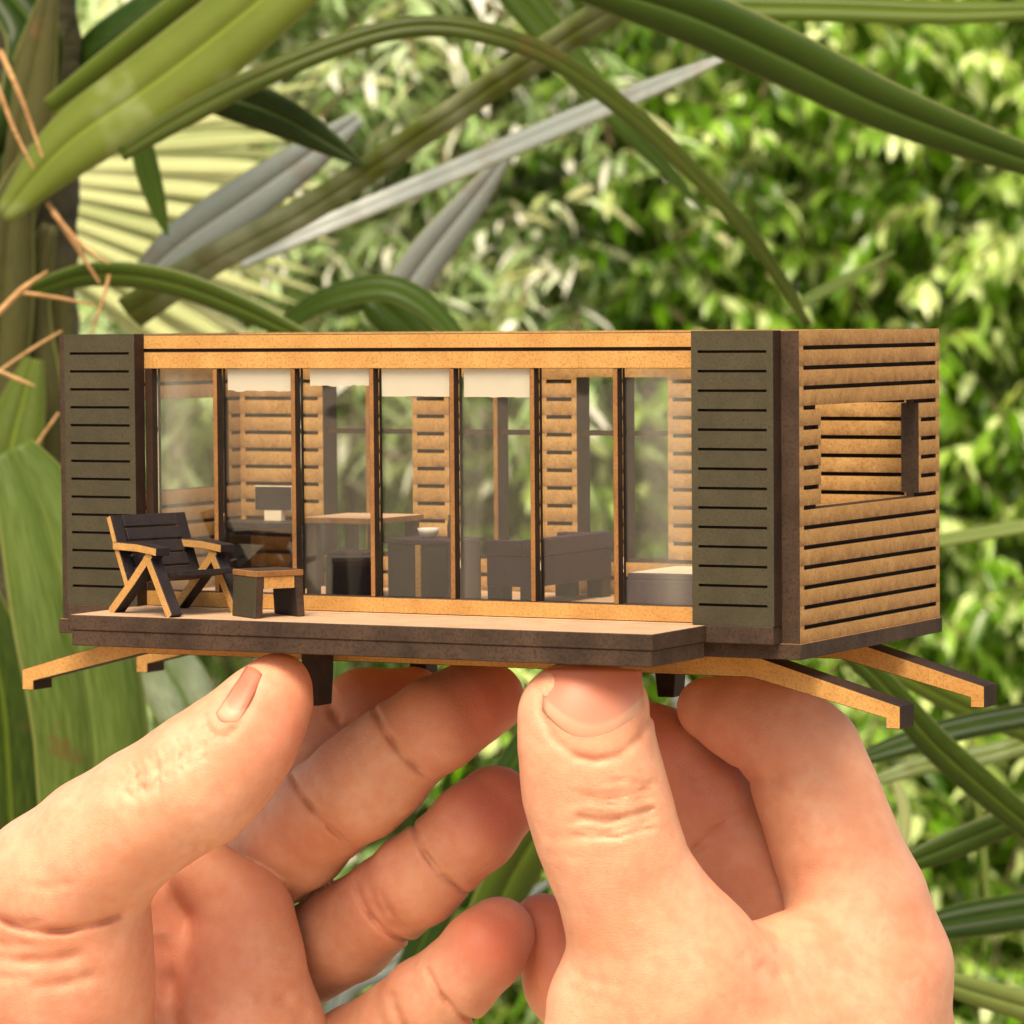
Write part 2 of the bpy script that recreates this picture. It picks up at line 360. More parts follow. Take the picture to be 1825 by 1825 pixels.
for k in range(5):
    u = k/4; cx, cz = 4.9-4.2*u, 9.0+8.5*u
    sl_ = box('back_slat', ch, -0.45, 0.45, 2.25, 12.95, -1.02, 1.02, 'x', M_DARK, M_DARK, 0.06)
    sl_.matrix_local = Matrix.Translation(Vector((cx, 0, cz))*MM) @ Matrix.Rotation(math.radians(-25), 4, 'Y')
for k in range(5):
    u = k/4; cx, cz = 6.2+9.6*u, 8.2+1.4*u
    sl_ = box('seat_slat', ch, -1.1, 1.1, 2.25, 12.95, -0.4, 0.4, 'z', M_DARK, M_DARK, 0.06)
    sl_.matrix_local = Matrix.Translation(Vector((cx, 0, cz))*MM) @ Matrix.Rotation(math.radians(-8), 4, 'Y')
st = placed('miniature_footstool', 'little footstool with olive slab legs beside the armchair on the deck', 'footstool', 48.4, -12.6, 58)
box('seat', st, -4.3, 4.3, -4.2, 4.2, 9.3, 10.3, 'z', M_EDGE2, M_MULL, 0.12)
for y in (-4.0, 3.3): box('apron', st, -2.7, 2.7, y, y+0.7, 7.4, 9.28, 'y', M_TAN, M_TAN)
prism('leg', st, [(-4.5,ZF+0.05),(-3.1,ZF+0.05),(-2.75,9.28),(-4.2,9.28)], -4.1, 4.1, 'y', M_EDGE2, M_OLIVE, 0.1)
prism('leg', st, [(3.1,ZF+0.05),(4.5,ZF+0.05),(4.2,9.28),(2.75,9.28)], -4.1, 4.1, 'y', M_EDGE2, M_DARK, 0.1)

# ================================================================== HANDS
def skin_mat():
    m, t, p = newmat('skin'); co = N(t, 'ShaderNodeTexCoord').outputs['Object']
    at_ = N(t, 'ShaderNodeAttribute', attribute_name='flush')
    big = noise(t, co, 90, 3, 0.55); mid = noise(t, co, 420, 3, 0.6)
    c = ramp(t, big, [(0.34, (0.71,0.325,0.195)), (0.66, (0.80,0.430,0.285))])
    c = mixc(t, math_(t, 'MULTIPLY', ramp(t, mid, [(0.40,(0,0,0)),(0.68,(1,1,1))]), 0.34), c, (0.70,0.230,0.135))
    c = mixc(t, at_.outputs['Fac'], c, (0.68,0.14,0.085))
    t.links.new(c, p.inputs['Base Color'])
    p.inputs['Roughness'].default_value = 0.52; p.inputs['Specular IOR Level'].default_value = 0.42
    p.inputs['Subsurface Weight'].default_value = 0.35; p.inputs['Subsurface Radius'].default_value = (1.0, 0.32, 0.16)
    p.inputs['Subsurface Scale'].default_value = 0.0011
    v = N(t, 'ShaderNodeTexVoronoi', feature='DISTANCE_TO_EDGE'); v.inputs['Scale'].default_value = 1500
    wv = N(t, 'ShaderNodeMapping'); wv.inputs['Scale'].default_value = (1.0,1.0,1.5); t.links.new(co, wv.inputs[0]); t.links.new(wv.outputs[0], v.inputs['Vector'])
    hgt = math_(t, 'ADD', math_(t, 'MULTIPLY', math_(t, 'MINIMUM', v.outputs['Distance'], 0.25), 1.6), math_(t, 'ADD', math_(t, 'MULTIPLY', noise(t, co, 1500, 3, 0.6), 0.8), math_(t, 'MULTIPLY', noise(t, co, 330, 3, 0.6), 1.6)))
    bump(t, hgt, 0.32, 0.00018, p); return m
def nail_mat():
    m, t, p = newmat('nail'); uv = N(t, 'ShaderNodeTexCoord').outputs['UV']
    s = N(t, 'ShaderNodeSeparateXYZ'); t.links.new(uv, s.inputs[0])
    # pale half-moon by the cuticle (v = 0), pink bed
    du = math_(t, 'ABSOLUTE', math_(t, 'SUBTRACT', s.outputs[0], 0.5))
    lun = math_(t, 'ADD', s.outputs[1], math_(t, 'MULTIPLY', math_(t, 'POWER', du, 2.0), -0.35))
    c = ramp(t, lun, [(0.0,(0.68,0.37,0.25)), (0.22,(0.66,0.34,0.23)), (0.28,(0.60,0.25,0.165)), (0.7,(0.53,0.18,0.115)), (1.0,(0.57,0.22,0.145))])
    t.links.new(c, p.inputs['Base Color']); p.inputs['Roughness'].default_value = 0.42; p.inputs['Specular IOR Level'].default_value = 0.35
    p.inputs['Subsurface Weight'].default_value = 0.2; p.inputs['Subsurface Radius'].default_value = (1.0,0.4,0.25); p.inputs['Subsurface Scale'].default_value = 0.001
    return m
M_SKIN = skin_mat(); M_NAIL = nail_mat()
def camp(px, py, d): return np.array([(px-CEN)/FPX*d, d, -(py-CEN)/FPX*d], dtype=np.float64)
class Field:
    """signed distance grid in camera-aligned millimetres"""
    def __init__(s, lo, hi, h):
        s.lo = np.array(lo, float); s.h = h; s.n = np.ceil((np.array(hi)-s.lo)/h).astype(int)+1
        s.F = np.full(s.n, 30.0, dtype=np.float32)
        s.ax = [(s.lo[i]+h*np.arange(s.n[i])).astype(np.float32) for i in range(3)]
    def sub(s, lo, hi):
        a = np.clip(np.floor((np.array(lo)-s.lo)/s.h).astype(int), 0, s.n); b = np.clip(np.ceil((np.array(hi)-s.lo)/s.h).astype(int)+1, 0, s.n)
        return tuple(slice(x, y) for x, y in zip(a, b))
    def grid(s, sl):
        return np.meshgrid(s.ax[0][sl[0]], s.ax[1][sl[1]], s.ax[2][sl[2]], indexing='ij', sparse=True)
    @staticmethod
    def smin(a, b, k):
        if k <= 0: return np.minimum(a, b)
        h = np.maximum(k-np.abs(a-b), 0)/k
        return np.minimum(a, b) - h*h*k*0.25
    def cone(s, G, a, b, ra, rb, k, flat=1.0):
        """round cone merged into group field G; flat < 1 squashes it along the view depth"""
        a = np.array(a); b = np.array(b); R = max(ra, rb)+7
        sl = s.sub(np.minimum(a,b)-R, np.maximum(a,b)+R)
        if any(x.stop <= x.start for x in sl): return
        X, Y, Z = s.grid(sl)
        ab = b-a; L2 = float(ab@ab)+1e-9
        t = np.clip(((X-a[0])*ab[0]+(Y-a[1])*ab[1]+(Z-a[2])*ab[2])/L2, 0, 1)
        d = np.sqrt((X-a[0]-t*ab[0])**2+((Y-a[1]-t*ab[1])/flat)**2+(Z-a[2]-t*ab[2])**2) - (ra+(rb-ra)*t)
        if flat < 1: d = d*(0.5+0.5*flat)
        G[sl] = s.smin(G[sl], d.astype(np.float32), k)
    def chain(s, nodes, k, flat=1.0):
        G = np.full(s.n, 30.0, dtype=np.float32)
        P = [(camp(*q[:3]), q[3]*q[2]/FPX) for q in nodes]
        for (a, ra), (b, rb) in zip(P[:-1], P[1:]): s.cone(G, a, b, ra, rb, k, flat)
        return G
    def crease(s, G, px, depth, amp, wid, r0=0.0):
        """furrow following a line drawn on the skin, only in front of the given depth"""
        pts = np.array([camp(x, y, depth) for x, y in px])[:, [0, 2]]
        lo = pts.min(0)-4*wid-1; hi = pts.max(0)+4*wid+1
        sl = s.sub((lo[0], s.lo[1], lo[1]), (hi[0], depth, hi[1]))
        if any(x.stop <= x.start for x in sl): return
        X, Z = np.meshgrid(s.ax[0][sl[0]], s.ax[2][sl[2]], indexing='ij')
        Yg = s.ax[1][sl[1]]
        best = np.full(X.shape, 1e9); tt = np.zeros(X.shape); nseg = len(pts)-1
        for i in range(nseg):
            a, b = pts[i], pts[i+1]; ab = b-a
            t = np.clip(((X-a[0])*ab[0]+(Z-a[1])*ab[1])/(ab@ab+1e-9), 0, 1)
            d = np.hypot(X-a[0]-t*ab[0], Z-a[1]-t*ab[1])
            u = d < best; best[u] = d[u]; tt[u] = ((i+t)/nseg)[u]
        fade = np.clip(np.minimum(tt, 1-tt)*4, 0.0, 1)**0.7*(0.75+0.25*np.sin(tt*17.0))
        add = (amp*np.exp(-(best/wid)**2)*fade).astype(np.float32)
        G[sl] += add[:, None, :]
    def surface(s, F):
        """naive surface nets"""
        neg = F < 0
        n = s.n; c = tuple(x-1 for x in n)
        def cor(A, i, j, k): return A[i:i+c[0], j:j+c[1], k:k+c[2]]
        cnt = np.zeros(c, dtype=np.int8)
        for i in (0,1):
            for j in (0,1):
                for k in (0,1): cnt += cor(neg, i, j, k)
        act = (cnt > 0) & (cnt < 8)
        idx = np.argwhere(act); I, J, K = idx.T
        pos = np.zeros((len(idx), 3)); num = np.zeros(len(idx))
        corners = [(i,j,k) for i in (0,1) for j in (0,1) for k in (0,1)]
        val = {q: F[I+q[0], J+q[1], K+q[2]].astype(np.float64) for q in corners}
        for q in corners:
            for ax in range(3):
                if q[ax]: continue
                q2 = tuple(v+1 if m == ax else v for m, v in enumerate(q))
                a, b = val[q], val[q2]; x = (a < 0) != (b < 0)
                t = np.where(x, a/(a-b+1e-12*(a == b)), 0)
                p = np.array(q, float)[None, :] + t[:, None]*np.eye(3)[ax][None, :]
                pos += np.where(x[:, None], p, 0); num += x
        V = s.lo + s.h*(idx + pos/num[:, None])
        vid = np.full(c, -1, dtype=np.int64); vid[I, J, K] = np.arange(len(idx))
        faces = []
        for ax in range(3):
            o1, o2 = [(1,2),(2,0),(0,1)][ax]
            sl0 = [slice(1, -1)]*3; sl1 = [slice(1, -1)]*3; sl0[ax] = slice(0, -1); sl1[ax] = slice(1, None)
            A, B = neg[tuple(sl0)], neg[tuple(sl1)]
            e = np.argwhere(A != B); off = np.array([1,1,1]); off[ax] = 0; g = e+off
            flip = A[tuple(e.T)]
            def cell(d1, d2):
                q = g.copy(); q[:, o1] += d1; q[:, o2] += d2; return vid[q[:,0], q[:,1], q[:,2]]
            q4 = np.stack([cell(-1,-1), cell(0,-1), cell(0,0), cell(-1,0)], 1)
            q4[~flip] = q4[~flip][:, ::-1]; faces.append(q4)
        return V, np.concatenate(faces)
    def sample(s, F, P):
        q = (P-s.lo)/s.h; i = np.clip(np.floor(q).astype(int), 0, s.n-2); f = q-i; r = 0
        for a in (0,1):
            for b in (0,1):
                for c in (0,1):
                    r = r + F[i[:,0]+a, i[:,1]+b, i[:,2]+c]*np.abs(1-a-f[:,0])*np.abs(1-b-f[:,1])*np.abs(1-c-f[:,2])
        return r
    def front(s, F, px, py, dguess):
        """depth at which the view through a pixel first meets the skin"""
        ds = np.arange(s.lo[1]+1, s.lo[1]+s.h*s.n[1]-1, 0.15); P = np.array([camp(px, py, d) for d in ds]); v = s.sample(F, P)
        k = np.argmax(v < 0)
        return ds[k] if v[k] < 0 else dguess
def to_world(V): return CW + (V @ MC.T)*MM
def build_hand(name, label, fld, F, flush_pts, h_smooth=1):
    V, Q = fld.surface(F)
    for _ in range(h_smooth):       # light relaxation of the grid steps
        S = np.zeros_like(V); C = np.zeros(len(V))
        for a in range(4):
            b = (a+1) % 4
            np.add.at(S, Q[:,a], V[Q[:,b]]); np.add.at(C, Q[:,a], 1)
            np.add.at(S, Q[:,b], V[Q[:,a]]); np.add.at(C, Q[:,b], 1)
        V = V*0.6 + 0.4*S/C[:, None]
    Wd = to_world(V)
    root = Wd.mean(0); root[2] = Wd[:,2].min()
    e = empty(name, tuple(root)); tag(e, label, 'hand')
    me = bpy.data.meshes.new('skin'); n = len(V)
    me.vertices.add(n); me.vertices.foreach_set('co', (Wd-root).astype(np.float32).ravel())
    me.loops.add(4*len(Q)); me.loops.foreach_set('vertex_index', Q.astype(np.int32).ravel())
    me.polygons.add(len(Q)); me.polygons.foreach_set('loop_start', np.arange(0, 4*len(Q), 4, dtype=np.int32))
    me.update(calc_edges=True); me.validate()
    me.polygons.foreach_set('use_smooth', np.ones(len(me.polygons), dtype=bool))
    fl = np.zeros(n)
    for (px, py, d, rpx, a) in flush_pts:
        c = camp(px, py, d); r = rpx*d/FPX; fl = np.maximum(fl, a*np.exp(-((V-c)**2).sum(1)/r**2))
    at_ = me.attributes.new('flush', 'FLOAT', 'POINT'); at_.data.foreach_set('value', fl.astype(np.float32))
    link('skin', me, e, (M_SKIN,))
    return e, root
def nail(parent, root, fld, F, corners, nu, nv, lift, curve, ubow=0.5):
    """plate laid on the fingertip: corners cuticle-left, cuticle-right, tip-right, tip-left in pixels"""
    (a, b, c, d) = [np.array(q, float) for q in corners]; P = []; UV = []
    for j in range(nv+1):
        v = j/nv
        for i in range(nu+1):
            u = i/nu; vv = v
            q = (a*(1-u)+b*u)*(1-vv)+(d*(1-u)+c*u)*vv
            bow = (1-(2*u-1)**2)
            q = q + (a-d)*ubow*bow*(1-v) + (d-a)*0.05*bow*v
            P.append(q); UV.append((u, v))
    P = np.array(P); UV = np.array(UV)
    dep = np.array([fld.front(F, x, y, 600) for x, y in P])
    u, v = UV[:,0]*2-1, UV[:,1]*2-1
    A = np.stack([np.ones_like(u), u, v, u*u, u*v, v*v, u**4], 1); co, *_ = np.linalg.lstsq(A, dep, rcond=None)
    fit = A @ co
    dd = fit - lift + curve*np.maximum(np.abs(u)**6, np.clip(-v,0,1)**6)
    Vw = np.array([at(x, y, z) for (x, y), z in zip(P, dd)]) - root
    Fq = [(j*(nu+1)+i, j*(nu+1)+i+1, (j+1)*(nu+1)+i+1, (j+1)*(nu+1)+i) for j in range(nv) for i in range(nu)]
    o = link('nail', mesh('nail', Vw, Fq, True, UV), parent, (M_NAIL,))
    so = o.modifiers.new('thickness', 'SOLIDIFY'); so.thickness = 0.0005; so.offset = 0.0
    return o
def bounds(px0, px1, py0, py1, d0, d1):
    P = np.array([camp(x, y, d) for x in (px0,px1) for y in (py0,py1) for d in (d0,d1)]); return P.min(0), P.max(0)
GH = 0.42
# ---- hand at the left, thumb in profile
fl = Field(*bounds(-260, 990, 1130, 2250, 600, 705), GH)
thumb = fl.chain([(500,1214,628,46),(490,1236,627,60),(472,1262,626,74),(437,1312,624,90),(395,1355,624,103),(345,1398,624,112),(258,1450,626,111),(180,1507,629,120),(95,1580,633,130),(90,1720,640,172),(80,1950,655,210),(70,2300,670,230)], 3.0)
thumb = fl.smin(thumb, fl.chain([(180,1570,634,84),(150,1650,636,112),(118,1745,640,150)], 3.0), 4.0)
palm = fl.chain([(356,1546,660,62),(440,1628,660,74),(438,1712,661,98),(428,1850,664,150),(300,2050,672,230),(180,2300,680,260)], 4.0)
palm = fl.smin(palm, fl.chain([(250,1600,664,80),(290,1720,668,100),(290,1900,670,170)], 4.0), 3.0)
middle = fl.chain([(400,1600,684,80),(480,1528,673,90),(530,1490,667,96),(578,1446,661,91),(640,1402,654,96),(680,1368,652,93),(716,1332,650,84),(780,1290,648,84),(830,1260,650,75),(868,1246,652,67)], 1.5)
index = fl.chain([(440,1520,684,84),(520,1400,678,80),(575,1320,674,74),(650,1268,672,72),(735,1248,673,60)], 2.5)
ring = fl.chain([(520,1720,684,88),(620,1660,671,89),(692,1606,661,80),(745,1566,655,84),(788,1528,653,77),(845,1475,651,80),(882,1438,653,74)], 1.5)
pinky = fl.chain([(560,1940,680,95),(640,1880,670,90),(716,1824,661,80),(765,1788,656,84),(812,1748,653,75),(862,1694,651,74),(888,1664,653,66)], 1.5)
TW = []
for k in range(11):           # fine wrinkles fanning over the thumb joint
    x = 250+13*k; y = 1362-6.5*k
    TW.append(([(x-8,y-14),(x+4+k%2*4,y+6),(x+2,y+26+(k*7)%11),(x+8,y+44)],640,0.42+0.16*((k*5)%3),0.40))
for G, lines in ((thumb, TW + [
        ([(258,1352),(264,1378),(284,1392),(306,1388),(316,1374)],640,0.55,0.6), ([(285,1332),(302,1346),(308,1366),(300,1394)],640,0.45,0.5),
        ([(240,1368),(250,1396),(274,1408)],640,0.5,0.5), ([(380,1258),(390,1282),(404,1300)],640,0.8,0.6), ([(374,1276),(396,1294),(424,1298),(446,1276),(468,1230),(470,1196)],640,0.5,0.6),
        ([(20,1606),(90,1628),(150,1628),(210,1615),(264,1597)],650,1.9,0.6), ([(-10,1596),(60,1616),(120,1612)],650,0.7,0.7),
        ([(-20,1668),(60,1682),(130,1680),(190,1666)],650,0.85,1.0), ([(80,1730),(150,1720),(205,1706)],650,0.7,1.0), ([(-20,1640),(40,1655),(110,1652)],650,0.5,0.8), ([(-20,1700),(50,1712),(100,1708)],650,0.4,0.8),
        ([(340,1482),(370,1488),(405,1486)],640,0.7,0.9), ([(60,1545),(120,1552),(180,1540)],650,0.3,0.8)]),
     (palm, [([(306,1640),(316,1700),(332,1770),(356,1850)],680,1.3,1.6), ([(400,1560),(428,1625),(445,1700)],680,0.5,3.0), ([(470,1745),(520,1748),(570,1800)],680,1.0,1.4)]),
     (middle, [([(520,1366),(548,1404),(582,1448),(640,1500)],668,1.3,0.5), ([(558,1372),(580,1412),(612,1446)],660,0.5,0.6), ([(668,1252),(694,1296),(722,1334),(772,1378)],660,1.5,0.5), ([(590,1352),(606,1390),(632,1420)],655,0.25,0.6)]),
     (index, [([(590,1215),(597,1255),(614,1284),(655,1298)],680,1.4,0.9)]),
     (ring, [([(736,1452),(756,1498),(786,1538),(846,1588)],664,1.6,0.52), ([(634,1550),(656,1602),(688,1640),(752,1680)],670,1.5,0.52), ([(680,1568),(700,1612),(734,1656)],665,0.7,0.7), ([(662,1564),(680,1612),(714,1652)],665,0.6,0.7)]),
     (pinky, [([(762,1702),(784,1745),(815,1780),(872,1826)],664,1.6,0.52), ([(700,1748),(712,1788),(732,1824)],665,0.9,0.9)])):
    for ln in lines: fl.crease(G, *ln)
F = fl.smin(thumb, palm, 1.5)
F = fl.smin(F, index, 0.6); F = fl.smin(F, middle, 0.6); F = fl.smin(F, ring, 0.6); F = fl.smin(F, pinky, 0.6)
hand_l, root_l = build_hand('hand', 'hand with its thumb in profile and fingers behind, under the armchair end of the model', fl, F,
    [(868,1250,645,110,0.75),(884,1436,645,105,0.75),(890,1664,645,105,0.75),(735,1245,665,110,0.6),(520,1290,620,120,0.4),(330,1700,655,190,0.4),(480,1560,650,120,0.3),(640,1620,650,130,0.35),(60,1760,625,230,0.25)])
nail(hand_l, root_l, fl, F, [(386,1272),(428,1288),(468,1207),(441,1189)], 8, 10, 0.26, 0.55, 0.12)
# ---- hand at the right, thumbnail towards the camera
fr = Field(*bounds(890, 1800, 1140, 2250, 578, 690), GH)
t2 = fr.chain([(1043,1284,604,96),(1045,1330,604,112),(1060,1408,605,121),(1083,1488,606,119),(1110,1562,607,115),(1148,1645,609,132),(1190,1745,612,178),(1290,1900,622,240),(1400,2250,640,280)], 3.0, 0.82)
t2 = fr.smin(t2, fr.chain([(1000,1262,604,62),(1084,1262,604,62)], 2.0, 0.85), 5.0)
t2 = fr.smin(t2, fr.chain([(1042,1790,612,60),(1060,1850,612,85),(1100,1950,615,120)], 3.0), 6.0)
ix = fr.chain([(1262,1262,642,56),(1320,1282,640,70),(1392,1312,638,88),(1432,1352,637,100),(1462,1430,636,104),(1490,1510,635,108),(1528,1610,634,120),(1558,1725,634,134),(1545,1900,638,160),(1480,2250,650,240)], 3.0)
web = fr.chain([(1230,1790,614,80),(1310,1752,617,76),(1410,1712,623,80),(1520,1672,632,88)], 3.0)
web = fr.smin(web, fr.chain([(1300,1880,618,180),(1480,1860,628,185)], 4.0), 6.0)
md = fr.chain([(1105,1300,652,70),(1180,1350,650,84),(1262,1432,650,92),(1330,1520,650,100),(1420,1640,650,120)], 2.5)
rg = fr.chain([(1150,1500,664,70),(1240,1560,660,95),(1320,1640,658,110),(1400,1750,655,130)], 2.5)
pk = fr.chain([(968,1648,660,56),(1008,1752,660,70),(1090,1850,660,85),(1200,1950,655,100)], 2.5)
NW = []
for k in range(8):
    y = 1384+11*k; o = (k*37) % 23
    NW.append(([(1000+o,y+4),(1045+o,y+10-(k%3)*3),(1092,y+8),(1140-o/2,y-4),(1172-o,y-6)],622,0.40+0.22*((k*2)%3),0.42))
for G, lines in ((t2, NW + [
        ([(1022,1434),(1070,1444),(1118,1434),(1164,1420)],622,0.85,0.55), ([(1028,1452),(1075,1458),(1122,1448),(1168,1438)],622,0.5,0.5),
        ([(960,1470),(1030,1474),(1090,1466)],622,0.22,0.5), ([(1060,1378),(1100,1372),(1140,1378)],622,0.4,0.5), ([(965,1500),(1020,1506),(1070,1500)],622,0.15,0.6),
        ([(958,1200),(962,1256),(980,1298),(1020,1330),(1056,1338),(1095,1330),(1132,1300),(1150,1262),(1154,1210)],622,0.9,0.65),
        ([(1010,1708),(1060,1724),(1112,1730)],622,0.2,0.8), ([(1004,1738),(1050,1752),(1100,1762)],622,0.18,0.8)]),
     (ix, [([(1300,1360),(1340,1384),(1385,1376)],645,0.7,1.3), ([(1368,1490),(1420,1484),(1475,1462)],645,0.4,1.3), ([(1388,1542),(1430,1534),(1500,1520)],645,0.4,1.5), ([(1400,1440),(1450,1420),(1500,1400)],645,0.25,2.0)]),
     (md, [([(1196,1545),(1222,1500),(1252,1466),(1300,1430)],668,0.8,0.6), ([(1196,1345),(1230,1370),(1240,1400)],665,0.3,1.0), ([(1225,1575),(1258,1528),(1300,1490)],668,0.35,0.9)])):
    for ln in lines: fr.crease(G, *ln)
F2 = fr.smin(t2, web, 3.0); F2 = fr.smin(F2, ix, 4.0)
fr.crease(F2, [(1292,1650),(1316,1676),(1352,1694),(1390,1704)], 640, 0.5, 1.1)
for k in range(26):          # criss-cross skin lines over the back of the hand
    x, y = 1290+(k*97) % 330, 1690+(k*53) % 130; a_ = math.radians(12 if k % 2 else 62); l_ = 26+(k*17) % 22
    fr.crease(F2, [(x-l_*math.cos(a_),y-l_*math.sin(a_)*0.6),(x,y+2),(x+l_*math.cos(a_),y+l_*math.sin(a_)*0.6)], 640, 0.16, 0.55)
F2 = fr.smin(F2, md, 0.8); F2 = fr.smin(F2, rg, 1.2); F2 = fr.smin(F2, pk, 0.6)
hand_r, root_r = build_hand('hand', 'hand with its broad thumbnail facing the viewer, propping the slatted end of the model', fr, F2,
    [(1120,1310,645,120,0.8),(1240,1400,640,120,0.5),(968,1650,652,120,0.65),(1300,1330,635,110,0.45),(1044,1240,596,90,0.25),(1290,1560,645,130,0.35),(1640,1720,620,120,0.15)])
nail(hand_r, root_r, fr, F2, [(968,1264),(1146,1262),(1142,1196),(970,1194)], 16, 14, 0.30, 0.8, 0.88)

# ================================================================== GARDEN
def leaf_mat(name, c_dark, c_mid, c_light, rough=0.4, trans=0.35, stripes=True, spec=0.25, spots=0.0, ribf=0.6):
    m, t, p = newmat(name); out = t.nodes['Material Output']
    tc = N(t, 'ShaderNodeTexCoord'); co = tc.outputs['Object']; uv = tc.outputs['UV']
    at_ = N(t, 'ShaderNodeAttribute', attribute_name='tint')
    f = math_(t, 'ADD', math_(t, 'MULTIPLY', noise(t, co, 30, 3), 0.5), math_(t, 'MULTIPLY', at_.outputs['Fac'], 0.72), True)
    c = ramp(t, f, [(0.15, c_dark), (0.5, c_mid), (0.9, c_light), (1.0, tuple(min(0.85, x*1.15+0.26) for x in c_light))])  # near-white last stop paints sky glints into the leaf colour
    if stripes:
        st_ = noise(t, uv, 9.0, 3, 0.6, (6.0, 0.35, 1)); c = mixc(t, math_(t, 'MULTIPLY', ramp(t, st_, [(0.4,(0,0,0)),(0.65,(1,1,1))]), 0.45), c, c_light)
        s = N(t, 'ShaderNodeSeparateXYZ'); t.links.new(uv, s.inputs[0]); du = math_(t, 'ABSOLUTE', math_(t, 'SUBTRACT', s.outputs[0], 0.5))
        rib = math_(t, 'LESS_THAN', du, 0.035); c = mixc(t, math_(t, 'MULTIPLY', rib, ribf), c, tuple(min(1, x*1.5) for x in c_light))
        ed = math_(t, 'GREATER_THAN', du, 0.47); c = mixc(t, math_(t, 'MULTIPLY', ed, 0.7), c, (0.24,0.27,0.08))
    if spots:
        sp = ramp(t, noise(t, co, 45, 4, 0.7), [(0.60,(0,0,0)),(0.68,(1,1,1))]); c = mixc(t, math_(t, 'MULTIPLY', sp, spots), c, (0.16,0.075,0.03))
    t.links.new(c, p.inputs['Base Color']); p.inputs['Roughness'].default_value = rough; p.inputs['Specular IOR Level'].default_value = spec
    tr = N(t, 'ShaderNodeBsdfTranslucent'); t.links.new(mixc(t, 1.0, c, (1.0,1.0,0.45), 'MULTIPLY'), tr.inputs[0])
    mx = N(t, 'ShaderNodeMixShader'); mx.inputs[0].default_value = trans
    t.links.new(p.outputs[0], mx.inputs[1]); t.links.new(tr.outputs[0], mx.inputs[2]); t.links.new(mx.outputs[0], out.inputs[0])
    return m
L_GREEN = leaf_mat('blade_green', (0.013,0.034,0.002), (0.036,0.078,0.005), (0.12,0.18,0.022), spots=0.3)
L_OLIVE = leaf_mat('blade_olive', (0.008,0.020,0.002), (0.020,0.042,0.004), (0.095,0.125,0.018), spots=0.3)
L_DARK = leaf_mat('blade_dark', (0.007,0.022,0.002), (0.019,0.050,0.004), (0.060,0.110,0.012))
L_LIME = leaf_mat('blade_lime', (0.016,0.038,0.002), (0.044,0.082,0.006), (0.17,0.22,0.035), spots=0.4)
L_GREY = leaf_mat('blade_grey', (0.08,0.105,0.105), (0.14,0.175,0.175), (0.24,0.27,0.265), 0.5, 0.15, spots=0.25)  # sky sheen on the leaf undersides put into the grey
L_PALE = leaf_mat('blade_pale', (0.030,0.060,0.006), (0.080,0.135,0.018), (0.21,0.28,0.075), 0.5, 0.3, spots=0.5, ribf=0.15)
L_FAN = leaf_mat('fan_pale', (0.20,0.26,0.08), (0.36,0.42,0.18), (0.54,0.58,0.30), 0.5, 0.3)
S_BROAD = leaf_mat('shrub_broad', (0.014,0.046,0.001), (0.135,0.315,0.010), (0.40,0.63,0.12), 0.24, 0.5, False, 0.6)
S_NARROW = leaf_mat('shrub_narrow', (0.09,0.19,0.04), (0.34,0.51,0.22), (0.66,0.80,0.56), 0.34, 0.5, False, 0.6)
S_FAR = leaf_mat('shrub_far', (0.035,0.085,0.002), (0.22,0.38,0.011), (0.50,0.66,0.10), 0.4, 0.5, False, 0.5)
def bark_mat(name, a, b):
    m, t, p = newmat(name); co = N(t, 'ShaderNodeTexCoord').outputs['Object']
    f = noise(t, co, 35, 5, 0.65, (1,1,3.0)); t.links.new(ramp(t, f, [(0.3,a),(0.7,b)]), p.inputs['Base Color'])
    p.inputs['Roughness'].default_value = 0.85; bump(t, f, 0.8, 0.004, p); return m
M_BARK = bark_mat('palm_bark', (0.016,0.014,0.006), (0.085,0.075,0.028))
M_TWIG = bark_mat('twig', (0.05,0.035,0.015), (0.15,0.10,0.05))
M_FIBRE = bark_mat('dry_fibre', (0.30,0.15,0.055), (0.55,0.33,0.15))
def grd_mat():
    m, t, p = newmat('ground_soil'); co = N(t, 'ShaderNodeTexCoord').outputs['Object']
    t.links.new(ramp(t, noise(t, co, 3, 6, 0.7), [(0.3,(0.26,0.21,0.15)),(0.7,(0.40,0.33,0.24))]), p.inputs['Base Color']); p.inputs['Roughness'].default_value = 0.95
    return m
g = link('ground', mesh('ground', [(-60,-60,0),(60,-60,0),(60,60,0),(-60,60,0)], [(0,1,2,3)]), None, (grd_mat(),)); tag(g, kind='structure')

